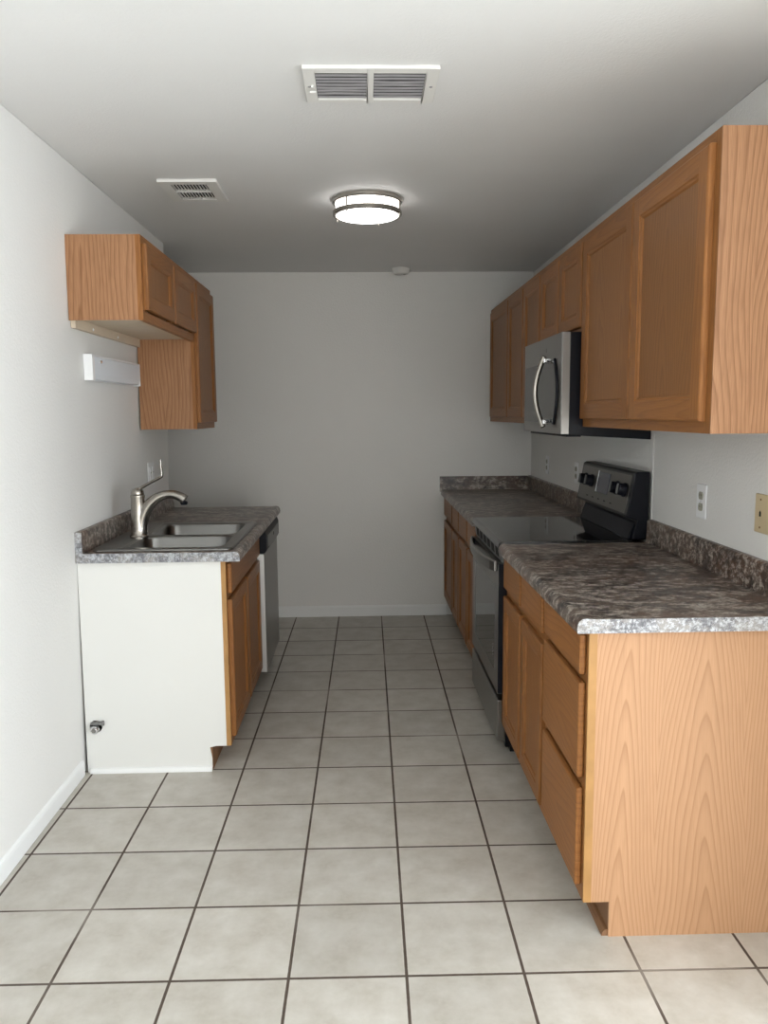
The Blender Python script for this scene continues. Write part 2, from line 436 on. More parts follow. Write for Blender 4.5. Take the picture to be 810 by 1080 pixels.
def carcass(parent, x0, x1, y0, y1, z0, z1, open_side, t=0.012, mat='carc_in', top=True):
    """open-fronted hollow box; open_side -1 opens to -x, +1 to +x"""
    b = MB()
    b.box(x0, x1, y0, y0+t, z0, z1); b.box(x0, x1, y1-t, y1, z0, z1)
    b.box(x0, x1, y0+t, y1-t, z0, z0+t)
    if top: b.box(x0, x1, y0+t, y1-t, z1-t, z1)
    if open_side < 0: b.box(x1-t, x1, y0+t, y1-t, z0+t, z1-t)
    else: b.box(x0, x0+t, y0+t, y1-t, z0+t, z1-t)
    return b.build('carcass', mat, parent)

# ---- right base cabinets
ZT = 0.874; ZK = 0.104; XF = 0.597; XFB = XF+0.019; XW = XR-0.004
def base_r(name, label, y0, y1, bays, first=False, group=None):
    e = empty(name, label, 'cabinet', ((XF+XR)/2, (y0+y1)/2, 0), group)
    ya = y0 + (0.008 if first else 0)
    carcass(e, XFB, XW, ya, y1, ZK, ZT, -1)
    frame_x(e, XF, XFB, ya, y1, ZK, ZT, [bb[0] for bb in bays[1:]], [bb[1] for bb in bays])
    b = MB(); b.box(0.67, 0.682, ya, y1, 0.0, ZK); b.build('toe_board', 'toe', e)
    return e

Y0, Y1, Y2 = 2.014, 2.472, 3.197
c1 = base_r('drawer_base_cabinet', 'oak base cabinet with a stack of three drawers and a pale woodgrain end panel', Y0, Y1, [(Y0, [0.738, 0.442])], first=True)
drawer(c1, -1, XF, Y0+0.022, Y1-0.018, 0.750, 0.862)
drawer(c1, -1, XF, Y0+0.022, Y1-0.018, 0.457, 0.728)
drawer(c1, -1, XF, Y0+0.022, Y1-0.018, 0.142, 0.428)
b = MB()
b.prism([(XF+0.022, ZK), (0.67, ZK), (0.67, 0.0), (XW, 0.0), (XW, ZT), (XF+0.022, ZT)], 'y', Y0, Y0+0.008)
b.build('end_panel', 'lam_side', c1, label='pale woodgrain laminate end panel')
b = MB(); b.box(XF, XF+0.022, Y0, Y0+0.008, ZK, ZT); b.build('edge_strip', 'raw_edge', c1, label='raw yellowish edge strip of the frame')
b = MB(); b.prism([(0.652, 0.0), (0.67, 0.0), (0.67, 0.02), (0.662, 0.018), (0.655, 0.011)], 'y', Y0+0.004, Y1); b.build('shoe_moulding', 'toe', c1)

c2 = base_r('door_base_cabinet', 'oak base cabinet with two doors and two drawers, right next to the range', Y1, Y2, [(Y1, [0.715]), ((Y1+Y2)/2, [0.715])])
ym = (Y1+Y2)/2
for a, c in ((Y1+0.016, ym-0.016), (ym+0.016, Y2-0.014)):
    drawer(c2, -1, XF, a, c, 0.735, 0.862)
    door(c2, -1, XF, a, c, 0.142, 0.700, pmat='oak_v')

F0, F1 = 3.972, YB-0.004
FB = [F0, 4.33, 4.72, 5.06, F1]
gfar = None
c3 = base_r('door_base_cabinet', 'oak base cabinet with doors and drawers just beyond the range', F0, FB[2], [(F0, [0.715]), (FB[1], [0.715])])
c4 = base_r('door_base_cabinet', 'oak base cabinet with doors and drawers in the far corner at the back wall', FB[2], F1, [(FB[2], [0.715]), (FB[3], [0.715])])
for e, a, c in ((c3, F0, FB[1]), (c3, FB[1], FB[2]), (c4, FB[2], FB[3]), (c4, FB[3], F1)):
    drawer(e, -1, XF, a+0.014, c-0.014, 0.735, 0.862)
    door(e, -1, XF, a+0.014, c-0.014, 0.142, 0.700, pmat='oak_v', stile=0.046)

# ---- right wall cabinets
UX = 0.907; UXB = UX+0.019; UB, UT = 1.394, 2.158
def wallcab_r(name, label, y0, y1, zb, zt, ys, first=False):
    e = empty(name, label, 'cabinet', ((UX+XR)/2, (y0+y1)/2, zb))
    ya = y0 + (0.006 if first else 0)
    carcass(e, UXB, XW, ya, y1, zb, zt, -1, mat='oak_panel')
    frame_x(e, UX, UXB, ya, y1, zb, zt, ys, [[] for _ in range(len(ys)+1)])
    return e
U0, U1, U2 = 2.034, 3.226, 3.972
w1 = wallcab_r('wall_cabinet', 'large oak wall cabinet with two tall doors, nearest on the right above the worktop', U0, U1, UB, UT, [(U0+U1)/2], True)
um = (U0+U1)/2
door(w1, -1, UX, U0+0.034, um-0.005, UB+0.032, UT-0.030, stile=0.058)
door(w1, -1, UX, um+0.005, U1-0.014, UB+0.032, UT-0.030, stile=0.058)
b = MB(); b.box(UX, XW, U0, U0+0.006, UB, UT); b.build('end_panel', 'oak_side', w1, label='pale oak end panel with bold grain')
w2 = wallcab_r('bridge_cabinet', 'short oak wall cabinet with two small doors directly above the microwave', U1, U2, 1.782, UT, [(U1+U2)/2])
um = (U1+U2)/2
door(w2, -1, UX, U1+0.012, um-0.008, 1.797, UT-0.030)
door(w2, -1, UX, um+0.008, U2-0.012, 1.797, UT-0.030)
w3 = wallcab_r('wall_cabinet', 'narrow oak wall cabinet with one tall door, just beyond the microwave', U2, 4.385, UB, UT, [])
door(w3, -1, UX, U2+0.012, 4.385-0.012, UB+0.032, UT-0.030)
w4 = wallcab_r('wall_cabinet', 'oak wall cabinet with two tall doors in the far right corner', 4.385, 5.50, UB, UT, [4.84])
door(w4, -1, UX, 4.385+0.012, 4.84-0.012, UB+0.032, UT-0.030)
door(w4, -1, UX, 4.84+0.012, 5.50-0.012, UB+0.032, UT-0.030)
b = MB(); b.box(UX, UXB, 5.50, YB-0.004, UB, UT); b.build('filler_strip', 'oak_v', w4)

# ---- left base cabinet (sink base)
LXF = -0.552; LXB = LXF-0.019; LP = 3.109; LD = 4.022; LW = -1.133
sb = empty('sink_base_cabinet', 'oak sink base cabinet with white painted side panel under the left worktop', 'cabinet', (-0.85, (LP+LD)/2, 0))
b = MB()
b.box(-1.055, LXB, LP+0.009, LP+0.021, ZK, ZT); b.box(LW, -1.055, LP+0.009, LP+0.021, 0.25, ZT)
b.box(LW, LXB, LD-0.012, LD, ZK, ZT); b.box(-1.055, LXB, LP+0.021, LD-0.012, ZK, ZK+0.012)
b.box(LW, LW+0.012, LP+0.10, LD-0.012, ZK, ZT)
b.build('carcass', 'carc_in', sb)
frame_x(sb, LXF, LXB, LP+0.009, LD, ZK, ZT, [(LP+LD)/2], [[0.715], [0.715]])
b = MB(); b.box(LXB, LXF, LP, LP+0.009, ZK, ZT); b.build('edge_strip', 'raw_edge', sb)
# side panel with the pipe hole cut through it
b = MB()
poly = [(-1.141, 0.0), (-0.632, 0.0), (-0.632, 0.05), (-0.640, 0.098), (-0.615, ZK), (LXB, ZK), (LXB, ZT), (-1.137, ZT)]
hole = [(-1.099+0.026*math.cos(2*PI*k/20), 0.197+0.026*math.sin(2*PI*k/20)) for k in range(20)]
for yy in (LP, LP+0.008):
    ed = []
    for pts in (poly, hole):
        vv = [b.V((p[0], yy, p[1])) for p in pts]
        ed += [b.bm.edges.new((vv[i], vv[(i+1) % len(vv)])) for i in range(len(vv))]
    bmesh.ops.triangle_fill(b.bm, use_beauty=True, use_dissolve=False, edges=ed)
for pts in (poly, hole):
    n = len(pts)
    for i in range(n):
        p, q = pts[i], pts[(i+1) % n]
        b.face([b.V((p[0], LP, p[1])), b.V((q[0], LP, q[1])), b.V((q[0], LP+0.008, q[1])), b.V((p[0], LP+0.008, p[1]))])
b.build('side_panel', 'panelwhite', sb, label='white painted side panel with a pipe hole')
b = MB(); b.prism([(LP, 0), (LP-0.014, 0), (LP-0.014, 0.008), (LP-0.008, 0.017), (LP, 0.02)], 'x', -1.128, -0.632); b.build('shoe_moulding', 'trimwhite', sb)
b = MB(); b.box(-0.642, -0.630, LP+0.004, LD, 0, ZK); b.build('toe_board', 'toe', sb)
lm = (LP+LD)/2
drawer(sb, 1, LXF, LP+0.024, LD-0.016, 0.737, 0.862, name='false_drawer_front')
door(sb, 1, LXF, LP+0.024, lm-0.012, 0.135, 0.712, pmat='oak_v')
door(sb, 1, LXF, lm+0.012, LD-0.016, 0.135, 0.712, pmat='oak_v')

# hose valve poking out of the hole
vv = empty('pipe_valve', 'small chrome water pipe stub with valve poking through the white panel', 'pipe', (-1.097, LP-0.01, 0.19))
b = MB(); b.lathe([(0.0, -0.030), (0.014, -0.030), (0.0175, -0.026), (0.0175, -0.010), (0.014, -0.008), (0.014, 0.06), (0, 0.06)], (-1.098, LP, 0.191), 'y', 16); b.build('pipe', 'chrome', vv, smooth=True)
b = MB(); b.box(-1.112, -1.070, LP-0.018, LP-0.004, 0.2085, 0.220); b.box(-1.072, -1.062, LP-0.020, LP-0.003, 0.204, 0.224); b.build('valve_handle', 'greyplastic', vv, bevel=0.002)
b = MB(); b.lathe([(0, -0.034), (0.010, -0.034), (0.010, -0.0295)], (-1.098, LP, 0.191), 'y', 6); b.build('cap', 'steel', vv)

# ---- left wall cabinets
LUX = -0.832; LUB = LUX-0.019
def wallcab_l(label, y0, y1, zb, zt, ys, name='wall_cabinet'):
    e = empty(name, label, 'cabinet', (-0.97, (y0+y1)/2, zb))
    carcass(e, xl(1.9)+0.003, LUB, y0+0.006, y1, zb+0.012, zt, 1)
    frame_x(e, LUX, LUB, y0, y1, zb, zt, ys, [[] for _ in range(len(ys)+1)])
    b = MB(); b.box(xl(1.9)+0.003, LUB, y0, y0+0.006, zb, zt); b.build('end_panel', 'oak_side', e, label='oak veneer end panel')
    return e
l1 = wallcab_l('short oak wall cabinet with two small doors, on the left wall above the sink', 3.109, 4.025, 1.818, 2.136, [3.567], 'bridge_cabinet')
door(l1, 1, LUX, 3.109+0.02, 3.567-0.010, 1.858, 2.106)
door(l1, 1, LUX, 3.567+0.010, 4.025-0.010, 1.858, 2.106)
b = MB(); b.box(xl(1.8)+0.004, xl(1.8)+0.022, 3.13, 4.02, 1.792, 1.8295); b.build('hanging_rail', 'carc_in', l1)
for yy in (3.33, 3.66):
    b = MB(); b.lathe([(0, 0.003), (0.004, 0.003), (0.006, 0)], (xl(1.8)+0.022, yy, 1.806), 'x', 10); b.build('screw', 'white_plastic', l1)
l2 = wallcab_l('tall oak wall cabinet with one narrow door, hung lower beyond the short one', 4.028, 4.50, 1.384, 2.136, [])
door(l2, 1, LUX, 4.028+0.014, 4.50-0.014, 1.416, 2.106)

# ------------------------------------------------------------------ worktops
def top_profile(xf, xb, sgn):
    """section (x,z) of a laminate top; sgn +1: front faces -x"""
    z1, z0 = 0.914, 0.876
    P = [(0.0, z0), (-0.002, z0+0.012), (0.0, z1-0.014), (0.004, z1-0.006), (0.012, z1+0.001), (0.024, z1+0.002), (0.04, z1)]
    pts = [(xf + sgn*p[0], p[1]) for p in P] + [(xb, z1), (xb, z0)]
    return pts
# near right
wt = empty('worktop', 'brown granite-look laminate worktop nearest on the right, between range and open end', 'worktop', (0.88, 2.6, 0.875))
b = MB(); b.prism(top_profile(0.560, XR-0.001, 1), 'y', 1.996, 3.198); b.build('slab', 'gran', wt, smooth=True)
b = MB(); b.prism([(1.174, 0.914), (1.176, 1.004), (1.182, 1.010), (XR-0.001, 1.010), (XR-0.001, 0.914)], 'y', 1.996, 3.198); b.build('backsplash', 'gran', wt, bevel=0.002)
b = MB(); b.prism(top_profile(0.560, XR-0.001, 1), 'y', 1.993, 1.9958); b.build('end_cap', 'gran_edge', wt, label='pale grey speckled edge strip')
# far right
wt = empty('worktop', 'brown granite-look laminate worktop in the far right corner beyond the range', 'worktop', (0.88, 4.77, 0.875))
b = MB(); b.prism(top_profile(0.560, XR-0.001, 1), 'y', 3.972, YB-0.001); b.build('slab', 'gran', wt, smooth=True)
b = MB(); b.prism([(1.174, 0.914), (1.176, 1.004), (1.182, 1.010), (XR-0.001, 1.010), (XR-0.001, 0.914)], 'y', 3.972, YB-0.001)
b.box(0.548, 1.174, YB-0.022, YB-0.001, 0.900, 1.008)
b.build('backsplash', 'gran', wt, bevel=0.002)

# left worktop with the sink cut-out
CXF = -0.492; CXB = -1.136; CY0, CY1 = 3.094, 4.652
SX0, SX1, SY0, SY1 = -1.070, -0.545, 3.150, 3.915      # cut-out
wt = empty('worktop', 'brown granite-look laminate worktop on the left, holding the sink', 'worktop', (-0.82, 3.87, 0.875))
b = MB()
pr = top_profile(CXF, SX1, -1)
b.prism(pr, 'y', CY0, CY1)
b.box(SX0, SX1, CY0, SY0, 0.876, 0.914); b.box(SX0, SX1, SY1, CY1, 0.876, 0.914); b.box(CXB, SX0, CY0, CY1, 0.876, 0.914)
b.build('slab', 'gran', wt)
b = MB(); b.prism([(CXB+0.028, 0.914), (CXB+0.026, 0.994), (CXB+0.020, 1.0), (CXB, 1.0), (CXB, 0.914)], 'y', CY0, 4.632); b.build('backsplash', 'gran', wt, bevel=0.002)
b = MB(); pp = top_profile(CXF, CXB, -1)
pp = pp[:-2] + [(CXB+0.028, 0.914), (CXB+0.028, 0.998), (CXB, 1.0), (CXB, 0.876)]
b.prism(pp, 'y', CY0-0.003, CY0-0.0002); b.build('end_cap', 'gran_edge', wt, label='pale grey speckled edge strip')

# ------------------------------------------------------------------ sink
sk = empty('kitchen_sink', 'stainless double bowl sink set into the left worktop', 'sink', (-0.8, 3.53, 0.915))
def rrect(x0, x1, y0, y1, r, n=6):
    P = []
    for cx, cy, a0 in ((x1-r, y1-r, 0), (x0+r, y1-r, PI/2), (x0+r, y0+r, PI), (x1-r, y0+r, 1.5*PI)):
        for k in range(n+1):
            a = a0 + k*PI/2/n; P.append((cx+r*math.cos(a), cy+r*math.sin(a)))
    return P
RZ = 0.9215
bowls = [(-0.962, -0.572, 3.172, 3.478), (-0.962, -0.572, 3.512, 3.882)]
b = MB()
out = rrect(-1.092, -0.527, 3.130, 3.935, 0.035)
ed = []
def loopv(pts, z): return [b.V((p[0], p[1], z)) for p in pts]
def bridge(A, B):
    n = len(A)
    for i in range(n): b.face([A[i], A[(i+1) % n], B[(i+1) % n], B[i]])
o0 = loopv(rrect(-1.085, -0.534, 3.137, 3.928, 0.03), RZ)
o1 = loopv(out, RZ-0.006); bridge(o0, o1)
ed += [b.bm.edges.get((o0[i], o0[(i+1) % len(o0)])) for i in range(len(o0))]
drains = []
for (xa, xb, ya, yb) in bowls:
    A = loopv(rrect(xa, xb, ya, yb, 0.055), RZ)
    ed += [b.bm.edges.new((A[i], A[(i+1) % len(A)])) for i in range(len(A))]
    prev = A
    for ins, dz in ((0.003, -0.003), (0.006, -0.010), (0.012, -0.13), (0.020, -0.150), (0.040, -0.162)):
        B = loopv(rrect(xa+ins, xb-ins, ya+ins, yb-ins, 0.055), RZ+dz); bridge(prev, B); prev = B
    b.face(prev)
    drains.append(((xa+xb)/2, (ya+yb)/2))
bmesh.ops.triangle_fill(b.bm, use_beauty=True, use_dissolve=False, edges=ed)
basin = b.build('basin', 'sinksteel', sk, smooth=True)
sol = basin.modifiers.new('thick', 'SOLIDIFY'); sol.thickness = 0.0012; sol.offset = 1.0
# normals of an open shell: make sure the visible side faces up
for dx, dy in drains:
    b = MB(); b.lathe([(0.0, 0.002), (0.025, 0.002), (0.032, 0.006), (0.043, 0.004), (0.043, 0.0)], (dx, dy, RZ-0.162), 'z', 28); b.build('drain', 'chrome', sk, smooth=True)
b = MB(); b.tube([(-0.99, 3.145, RZ+0.0005), (-0.99, 3.92, RZ+0.0005)], 0.004, 8, flat=0.5, up=(1, 0, 0)); b.build('deck_ridge', 'sinksteel', sk, smooth=True)

# ------------------------------------------------------------------ faucet
FX, FY, FZ = -0.985, 3.455, RZ
fc = empty('kitchen_faucet', 'brushed nickel single lever faucet behind the sink bowls', 'faucet', (FX, FY, FZ))
b = MB(); b.lathe([(0, 0), (0.041, 0), (0.041, 0.008), (0.036, 0.014), (0.0345, 0.04), (0.031, 0.11), (0.0295, 0.172), (0.031, 0.178), (0.031, 0.186), (0.029, 0.188), (0, 0.188)], (FX, FY, FZ+0.001), 'z', 32)
b.build('body', 'nickel', fc, smooth=True)
b = MB(); b.lathe([(0, 0), (0.027, 0), (0.0285, 0.004), (0.027, 0.016), (0.020, 0.026), (0.010, 0.030), (0, 0.031)], (FX, FY, FZ+0.1895), 'z', 32)
b.build('cap', 'nickel', fc, smooth=True)
P = []
ctl = [(0.004, 0.020), (0.012, 0.070), (0.036, 0.125), (0.072, 0.165), (0.112, 0.186), (0.152, 0.190), (0.186, 0.180), (0.208, 0.166)]
sp = [(FX+a, FY-0.05*a, FZ+h) for a, h in ctl]
def catmull(P, n=6):
    P = [Vector(p) for p in P]; Q = [P[0]*2-P[1]] + P + [P[-1]*2-P[-2]]; out = []
    for i in range(1, len(Q)-2):
        for k in range(n):
            t = k/n; a, b_, c, d = Q[i-1], Q[i], Q[i+1], Q[i+2]
            out.append(0.5*((2*b_)+(c-a)*t+(2*a-5*b_+4*c-d)*t*t+(3*b_-a-3*c+d)*t**3))
    out.append(P[-1]); return out
sp = catmull(sp); n = len(sp)
rad = [0.033 - 0.0145*min(1, i/(n*0.62)) + (0.004*max(0, (i/n-0.7)/0.3)) for i in range(n)]
b = MB(); b.tube(sp, rad, 20); spout = b.build('spout', 'nickel', fc, smooth=True)
e_ = sp[-1]
b = MB(); b.lathe([(0, -0.010), (0.013, -0.010), (0.017, 0.0), (0.012, 0.006), (0, 0.006)], (e_.x-0.005, e_.y, e_.z-0.012), 'z', 20); b.build('aerator', 'blackmat', spout, smooth=True)
b = MB(); lv = catmull([(FX-0.020, FY, FZ+0.208), (FX+0.010, FY, FZ+0.216), (FX+0.060, FY, FZ+0.243), (FX+0.102, FY, FZ+0.264), (FX+0.110, FY, FZ+0.276), (FX+0.108, FY, FZ+0.31), (FX+0.107, FY, FZ+0.342)])
b.tube(lv, [0.013-0.0055*i/(len(lv)-1) for i in range(len(lv))], 14, flat=0.6); b.build('lever', 'nickel', fc, smooth=True)

# ------------------------------------------------------------------ dishwasher
dw = empty('dishwasher', 'stainless dishwasher with black control strip at the far end of the left run', 'dishwasher', (-0.8, 4.33, 0))
D0, D1 = 4.030, 4.628; DX = -0.512
b = MB(); b.box(LW, -0.552, D0+0.003, D1-0.003, 0.10, 0.872); b.box(-1.0, -0.60, D0+0.02, D1-0.02, 0.0, 0.10); b.build('tub', 'blackmat', dw)
b = MB(); b.box(-0.5515, DX, D0, D1, 0.105, 0.738); dd = b.build('door', 'steel_v', dw, bevel=0.004)
b = MB(); b.box(-0.549, DX-0.003, D0-0.0012, D0-0.0002, 0.107, 0.736); b.build('door_edge', 'steel_lit', dd, label='door edge strip painted bright as if lit')  # added strip; its pale colour stands for light catching the door edge
b = MB(); b.prism([(-0.5515, 0.742), (DX+0.004, 0.742), (DX+0.012, 0.760), (DX+0.012, 0.835), (DX, 0.868), (-0.5515, 0.868)], 'y', D0, D1); cp = b.build('control_panel', 'blackmat', dw, bevel=0.004)
pk = []
for k in range(13):
    t = k/12; pk.append((D0+0.06+0.48*t, 0.768-0.016*math.sin(PI*t)))
pk += [(D1-0.055, 0.826), (D0+0.058, 0.826)]
b = MB(); b.prism(pk, 'x', DX+0.0115, DX+0.0155); b.build('handle_pocket', 'greyplastic', cp, bevel=0.001)
b = MB(); b.lathe([(0, 0.0052), (0.009, 0.0052), (0.010, 0.0036)], (DX+0.012, 4.33, 0.803), 'x', 18); b.build('badge', 'blackmat', cp)

# ------------------------------------------------------------------ range
rg = empty('electric_range', 'black and stainless electric range with glass cooktop between the right worktops', 'range', (0.88, 3.585, 0))
R0, R1 = 3.206, 3.964; RF = 0.562
b = MB(); b.box(RF+0.036, XR-0.012, R0, R1, 0.03, 0.905); b.box(RF+0.06, XR-0.03, R0+0.02, R1-0.02, 0.0, 0.03); b.build('body', 'black', rg, bevel=0.003)
b = MB(); b.prism([(RF-0.004, 0.900), (RF+0.002, 0.893), (RF+0.03, 0.9055), (1.118, 0.9055), (1.118, 0.924), (RF+0.012, 0.924), (RF, 0.918)], 'y', R0-0.006, R1+0.006); ct = b.build('cooktop', 'glass_black', rg)
# vent strip under the cooktop with dark slots
b = MB(); b.prism([(RF+0.014, 0.835), (RF+0.0355, 0.835), (RF+0.0355, 0.897), (RF+0.008, 0.890)], 'y', R0+0.004, R1-0.004); vs_ = b.build('vent_strip', 'greyplastic', rg)
for k in range(6):
    a = R0+0.06+k*0.112
    b = MB(); b.prism([(RF+0.0125, 0.846), (RF+0.016, 0.846), (RF+0.012, 0.884), (RF+0.0085, 0.884)], 'y', a, a+0.085); b.build('vent_slot', 'dark', vs_)
# oven door: stainless frame with a glass window
b = MB(); dz0, dz1 = 0.268, 0.828; wy0, wy1, wz0, wz1 = R0+0.085, R1-0.085, 0.345, 0.720
b.box(RF, RF+0.034, R0, wy0, dz0, dz1); b.box(RF, RF+0.034, wy1, R1, dz0, dz1)
b.box(RF, RF+0.034, wy0, wy1, dz0, wz0); b.box(RF, RF+0.034, wy0, wy1, wz1, dz1)
od = b.build('oven_door', 'steel', rg)
b = MB(); b.box(RF+0.002, RF+0.03, wy0, wy1, wz0, wz1); b.build('oven_window', 'ovenglass', od)
b = MB(); b.box(RF+0.0345, RF+0.036, R0+0.002, R1-0.002, dz0, dz1)
b.box(RF+0.0005, RF+0.034, R0-0.0006, R0-0.0001, dz0+0.002, dz1); b.build('door_edge', 'blackmat', od)
for k, (yy, zz) in enumerate(((3.335, 0.400), (3.345, 0.408), (3.335, 0.416), (3.345, 0.424), (3.337, 0.434), (3.337, 0.446))):
    b = MB(); b.box(RF+0.0012, RF+0.002, yy, yy+0.006, zz, zz+0.004); b.build('printed_mark', 'ink', od)
hp = []
for k in range(15):
    t = k/14; hp.append((RF-0.014-0.034*math.sin(PI*t)**0.7, R0+0.03+(R1-R0-0.06)*t, 0.818-0.006*math.sin(PI*t)))
b = MB()
Q = [Vector(p) for p in hp]
for p, q in zip(Q, Q[1:]):
    vsx = []
    for c in (p, q):
        vsx.append([b.V((c.x, c.y, c.z-0.026)), b.V((c.x+0.012, c.y, c.z-0.026)), b.V((c.x+0.012, c.y, c.z+0.020)), b.V((c.x, c.y, c.z+0.016))])
    for i in range(4): b.face([vsx[0][i], vsx[0][(i+1) % 4], vsx[1][(i+1) % 4], vsx[1][i]])
    if p is Q[0]: b.face(vsx[0][::-1])
    if q is Q[-1]: b.face(vsx[1])
hd = b.build('handle', 'steel', od, bevel=0.003)
for yy in (R0+0.032, R1-0.032-0.03):
    b = MB(); b.box(RF-0.013, RF-0.0003, yy, yy+0.03, 0.792, 0.828); b.build('handle_mount', 'blackmat', hd, bevel=0.003)
b = MB(); b.box(RF, RF+0.034, R0, R1, 0.060, 0.240); b.build('storage_drawer', 'steel', rg, bevel=0.004)
# backguard
b = MB(); b.prism([(1.118, 0.9245), (1.138, 1.005), (1.112, 1.012), (1.092, 1.020), (1.124, 1.200), (1.136, 1.206), (1.186, 1.206), (1.186, 0.9245)], 'y', R0, R1); bg = b.build('backguard', 'black', rg, bevel=0.004)
b = MB(); b.prism([(1.1165, 0.9246), (1.105, 0.9246), (1.128, 0.992), (1.1365, 0.999)], 'y', R0+0.02, R1-0.02); b.build('ledge', 'blackmat', bg, bevel=0.002)
def onp(t, d): # point on the tilted control face, t along height 0..1, d proud of it
    return (1.092+0.032*t - d*0.985, 1.020+0.18*t + d*0.175)
b = MB(); b.prism([onp(0.06, 0.0002), onp(0.94, 0.0002), onp(0.94, 0.002), onp(0.06, 0.002)], 'y', R0+0.028, R1-0.022); cpn = b.build('control_panel', 'steel_dark', bg)
b = MB(); b.prism([onp(0.34, 0.0021), onp(0.86, 0.0021), onp(0.86, 0.004), onp(0.34, 0.004)], 'y', 3.50, 3.665); b.build('display', 'screen', cpn)
b = MB(); b.prism([onp(0.34, 0.0021), onp(0.88, 0.0021), onp(0.88, 0.005), onp(0.34, 0.005)], 'y', 3.667, 3.677); b.build('display_trim', 'white_plastic', cpn)
for k in range(5):
    b = MB(); b.prism([onp(0.16, 0.0021), onp(0.19, 0.0021), onp(0.19, 0.0026), onp(0.16, 0.0026)], 'y', 3.42+0.09*k, 3.445+0.09*k); b.build('printed_mark', 'blackmat', cpn)
def knob(y):
    b = MB(); c = onp(0.58, 0.0021); n = Vector((-0.985, 0, 0.175))
    C0 = Vector((c[0], y, c[1]))
    up = Vector((0.175, 0, 0.985)); sd = Vector((0, 1, 0))
    rings = []
    for r, h in ((0.030, 0), (0.030, 0.006), (0.026, 0.009), (0.0245, 0.026), (0.022, 0.030)):
        rings.append([b.V(C0 + n*h + up*r*math.cos(2*PI*k/24) + sd*r*math.sin(2*PI*k/24)) for k in range(24)])
    for a, c2_ in zip(rings, rings[1:]):
        for k in range(24): b.face([a[k], a[(k+1) % 24], c2_[(k+1) % 24], c2_[k]])
    b.face(rings[0][::-1]); b.face(rings[-1])
    kb = b.build('knob', 'blackmat', bg, smooth=True)
    b = MB(); v = []
    for hh in (0.0301, 0.036):
        for a_, c_ in ((-0.022, -0.005), (-0.022, 0.005), (0.022, 0.005), (0.022, -0.005)):
            v.append(b.V(C0 + n*hh + up*a_ + sd*c_))
    for q in ((0, 1, 2, 3), (7, 6, 5, 4), (0, 4, 5, 1), (1, 5, 6, 2), (2, 6, 7, 3), (3, 7, 4, 0)): b.face([v[i] for i in q])
    b.build('knob_grip', 'greyplastic', kb, bevel=0.001)
for y in (3.285, 3.385, 3.765, 3.865): knob(y)

# ------------------------------------------------------------------ microwave
mw = empty('microwave_oven', 'stainless over-the-range microwave with bowed handle, under the short wall cabinet', 'microwave', (1.0, 3.59, 1.345))
W0, W1 = 3.232, 3.968; MX = 0.817; MB0, MB1 = 1.364, 1.777
b = MB(); b.prism([(MX+0.034, MB0-0.004), (XR-0.006, 1.338), (XR-0.006, MB1), (MX+0.034, MB1)], 'y', W0, W1); b.build('case', 'black', mw, bevel=0.003)
b = MB(); b.box(MX+0.03, MX+0.09, W0+0.02, W1-0.02, 1.352, 1.3595); b.build('grille', 'blackmat', mw)
b = MB(); b.prism([(MX, W0+0.004), (MX+0.004, W0), (MX+0.0335, W0), (MX+0.0335, W1), (MX+0.004, W1), (MX, W1-0.004)], 'z', MB0, MB1); md = b.build('door', 'steel_v', mw)
gl = [(W1-0.03, 1.412), (W1-0.03, 1.667)]
for k in range(13):
    t = k/12; gl.append((W0+0.115-0.05*math.sin(PI*t), 1.672-0.264*t))
b = MB(); b.prism(gl, 'x', MX-0.0016, MX-0.0002); wd = b.build('window', 'ovenglass', md)
edge = [(MX-0.0035, W0+0.108-0.05*math.sin(PI*k/14), 1.674-0.268*k/14) for k in range(15)]
b = MB(); b.tube(edge, 0.007, 8, up=(1, 0, 0), flat=1.4); b.build('window_trim', 'black', wd, smooth=True)
hp = [(MX-0.030-0.030*math.sin(PI*k/16), W0+0.185+0.035*math.sin(PI*k/16), 1.692-0.302*k/16) for k in range(17)]
b = MB(); b.tube(hp, 0.0115, 14, up=(0, 1, 0)); mh = b.build('handle', 'nickel', md, smooth=True)
for zz in (1.662, 1.402):
    b = MB(); b.box(MX-0.036, MX-0.0018, W0+0.165, W0+0.20, zz, zz+0.022); b.build('handle_mount', 'chrome', mh, bevel=0.004)
b = MB(); b.lathe([(0, -0.0018), (0.008, -0.0018), (0.009, -0.0002)], (MX, 3.50, 1.722), 'x', 18); b.build('badge', 'greyplastic', md)

# ------------------------------------------------------------------ wall plates
def plate_r(name, label, y, z, w_, h_, pm, cat='outlet', duplex=True, x=XR, s=-1, group=None):
    e = empty(name, label, cat, (x, y, z), group)
    b = MB(); b.prism([(y-w_/2, z-h_/2), (y+w_/2, z-h_/2), (y+w_/2, z+h_/2), (y-w_/2, z+h_/2)], 'x', x, x+s*0.006); b.build('plate', pm, e, bevel=0.003)
    if duplex:
        for dz in (0.02, -0.02):
            ph = [(y+0.0165*math.cos(2*PI*k/20), z+dz+max(-0.0135, min(0.0135, 0.017*math.sin(2*PI*k/20)))) for k in range(20)]
            b = MB(); b.prism(ph, 'x', x+s*0.006, x+s*0.0085); r = b.build('receptacle', 'socket', e)
            for dy in (-0.006, 0.006):
                b = MB(); b.prism([(y+dy-0.001, z+dz-0.002), (y+dy+0.001, z+dz-0.002), (y+dy+0.001, z+dz+0.006), (y+dy-0.001, z+dz+0.006)], 'x', x+s*0.0085, x+s*0.0088); b.build('slot', 'dark', r)
        b = MB(); b.lathe([(0, s*0.0015), (0.0028, s*0.0015), (0.0028, 0)], (x+s*0.006, y, z), 'x', 10); b.build('screw', 'chrome', e)
    return e
plate_r('wall_outlet', 'white duplex wall outlet above the near right worktop backsplash', 2.730, 1.137, 0.078, 0.122, 'white_plastic')
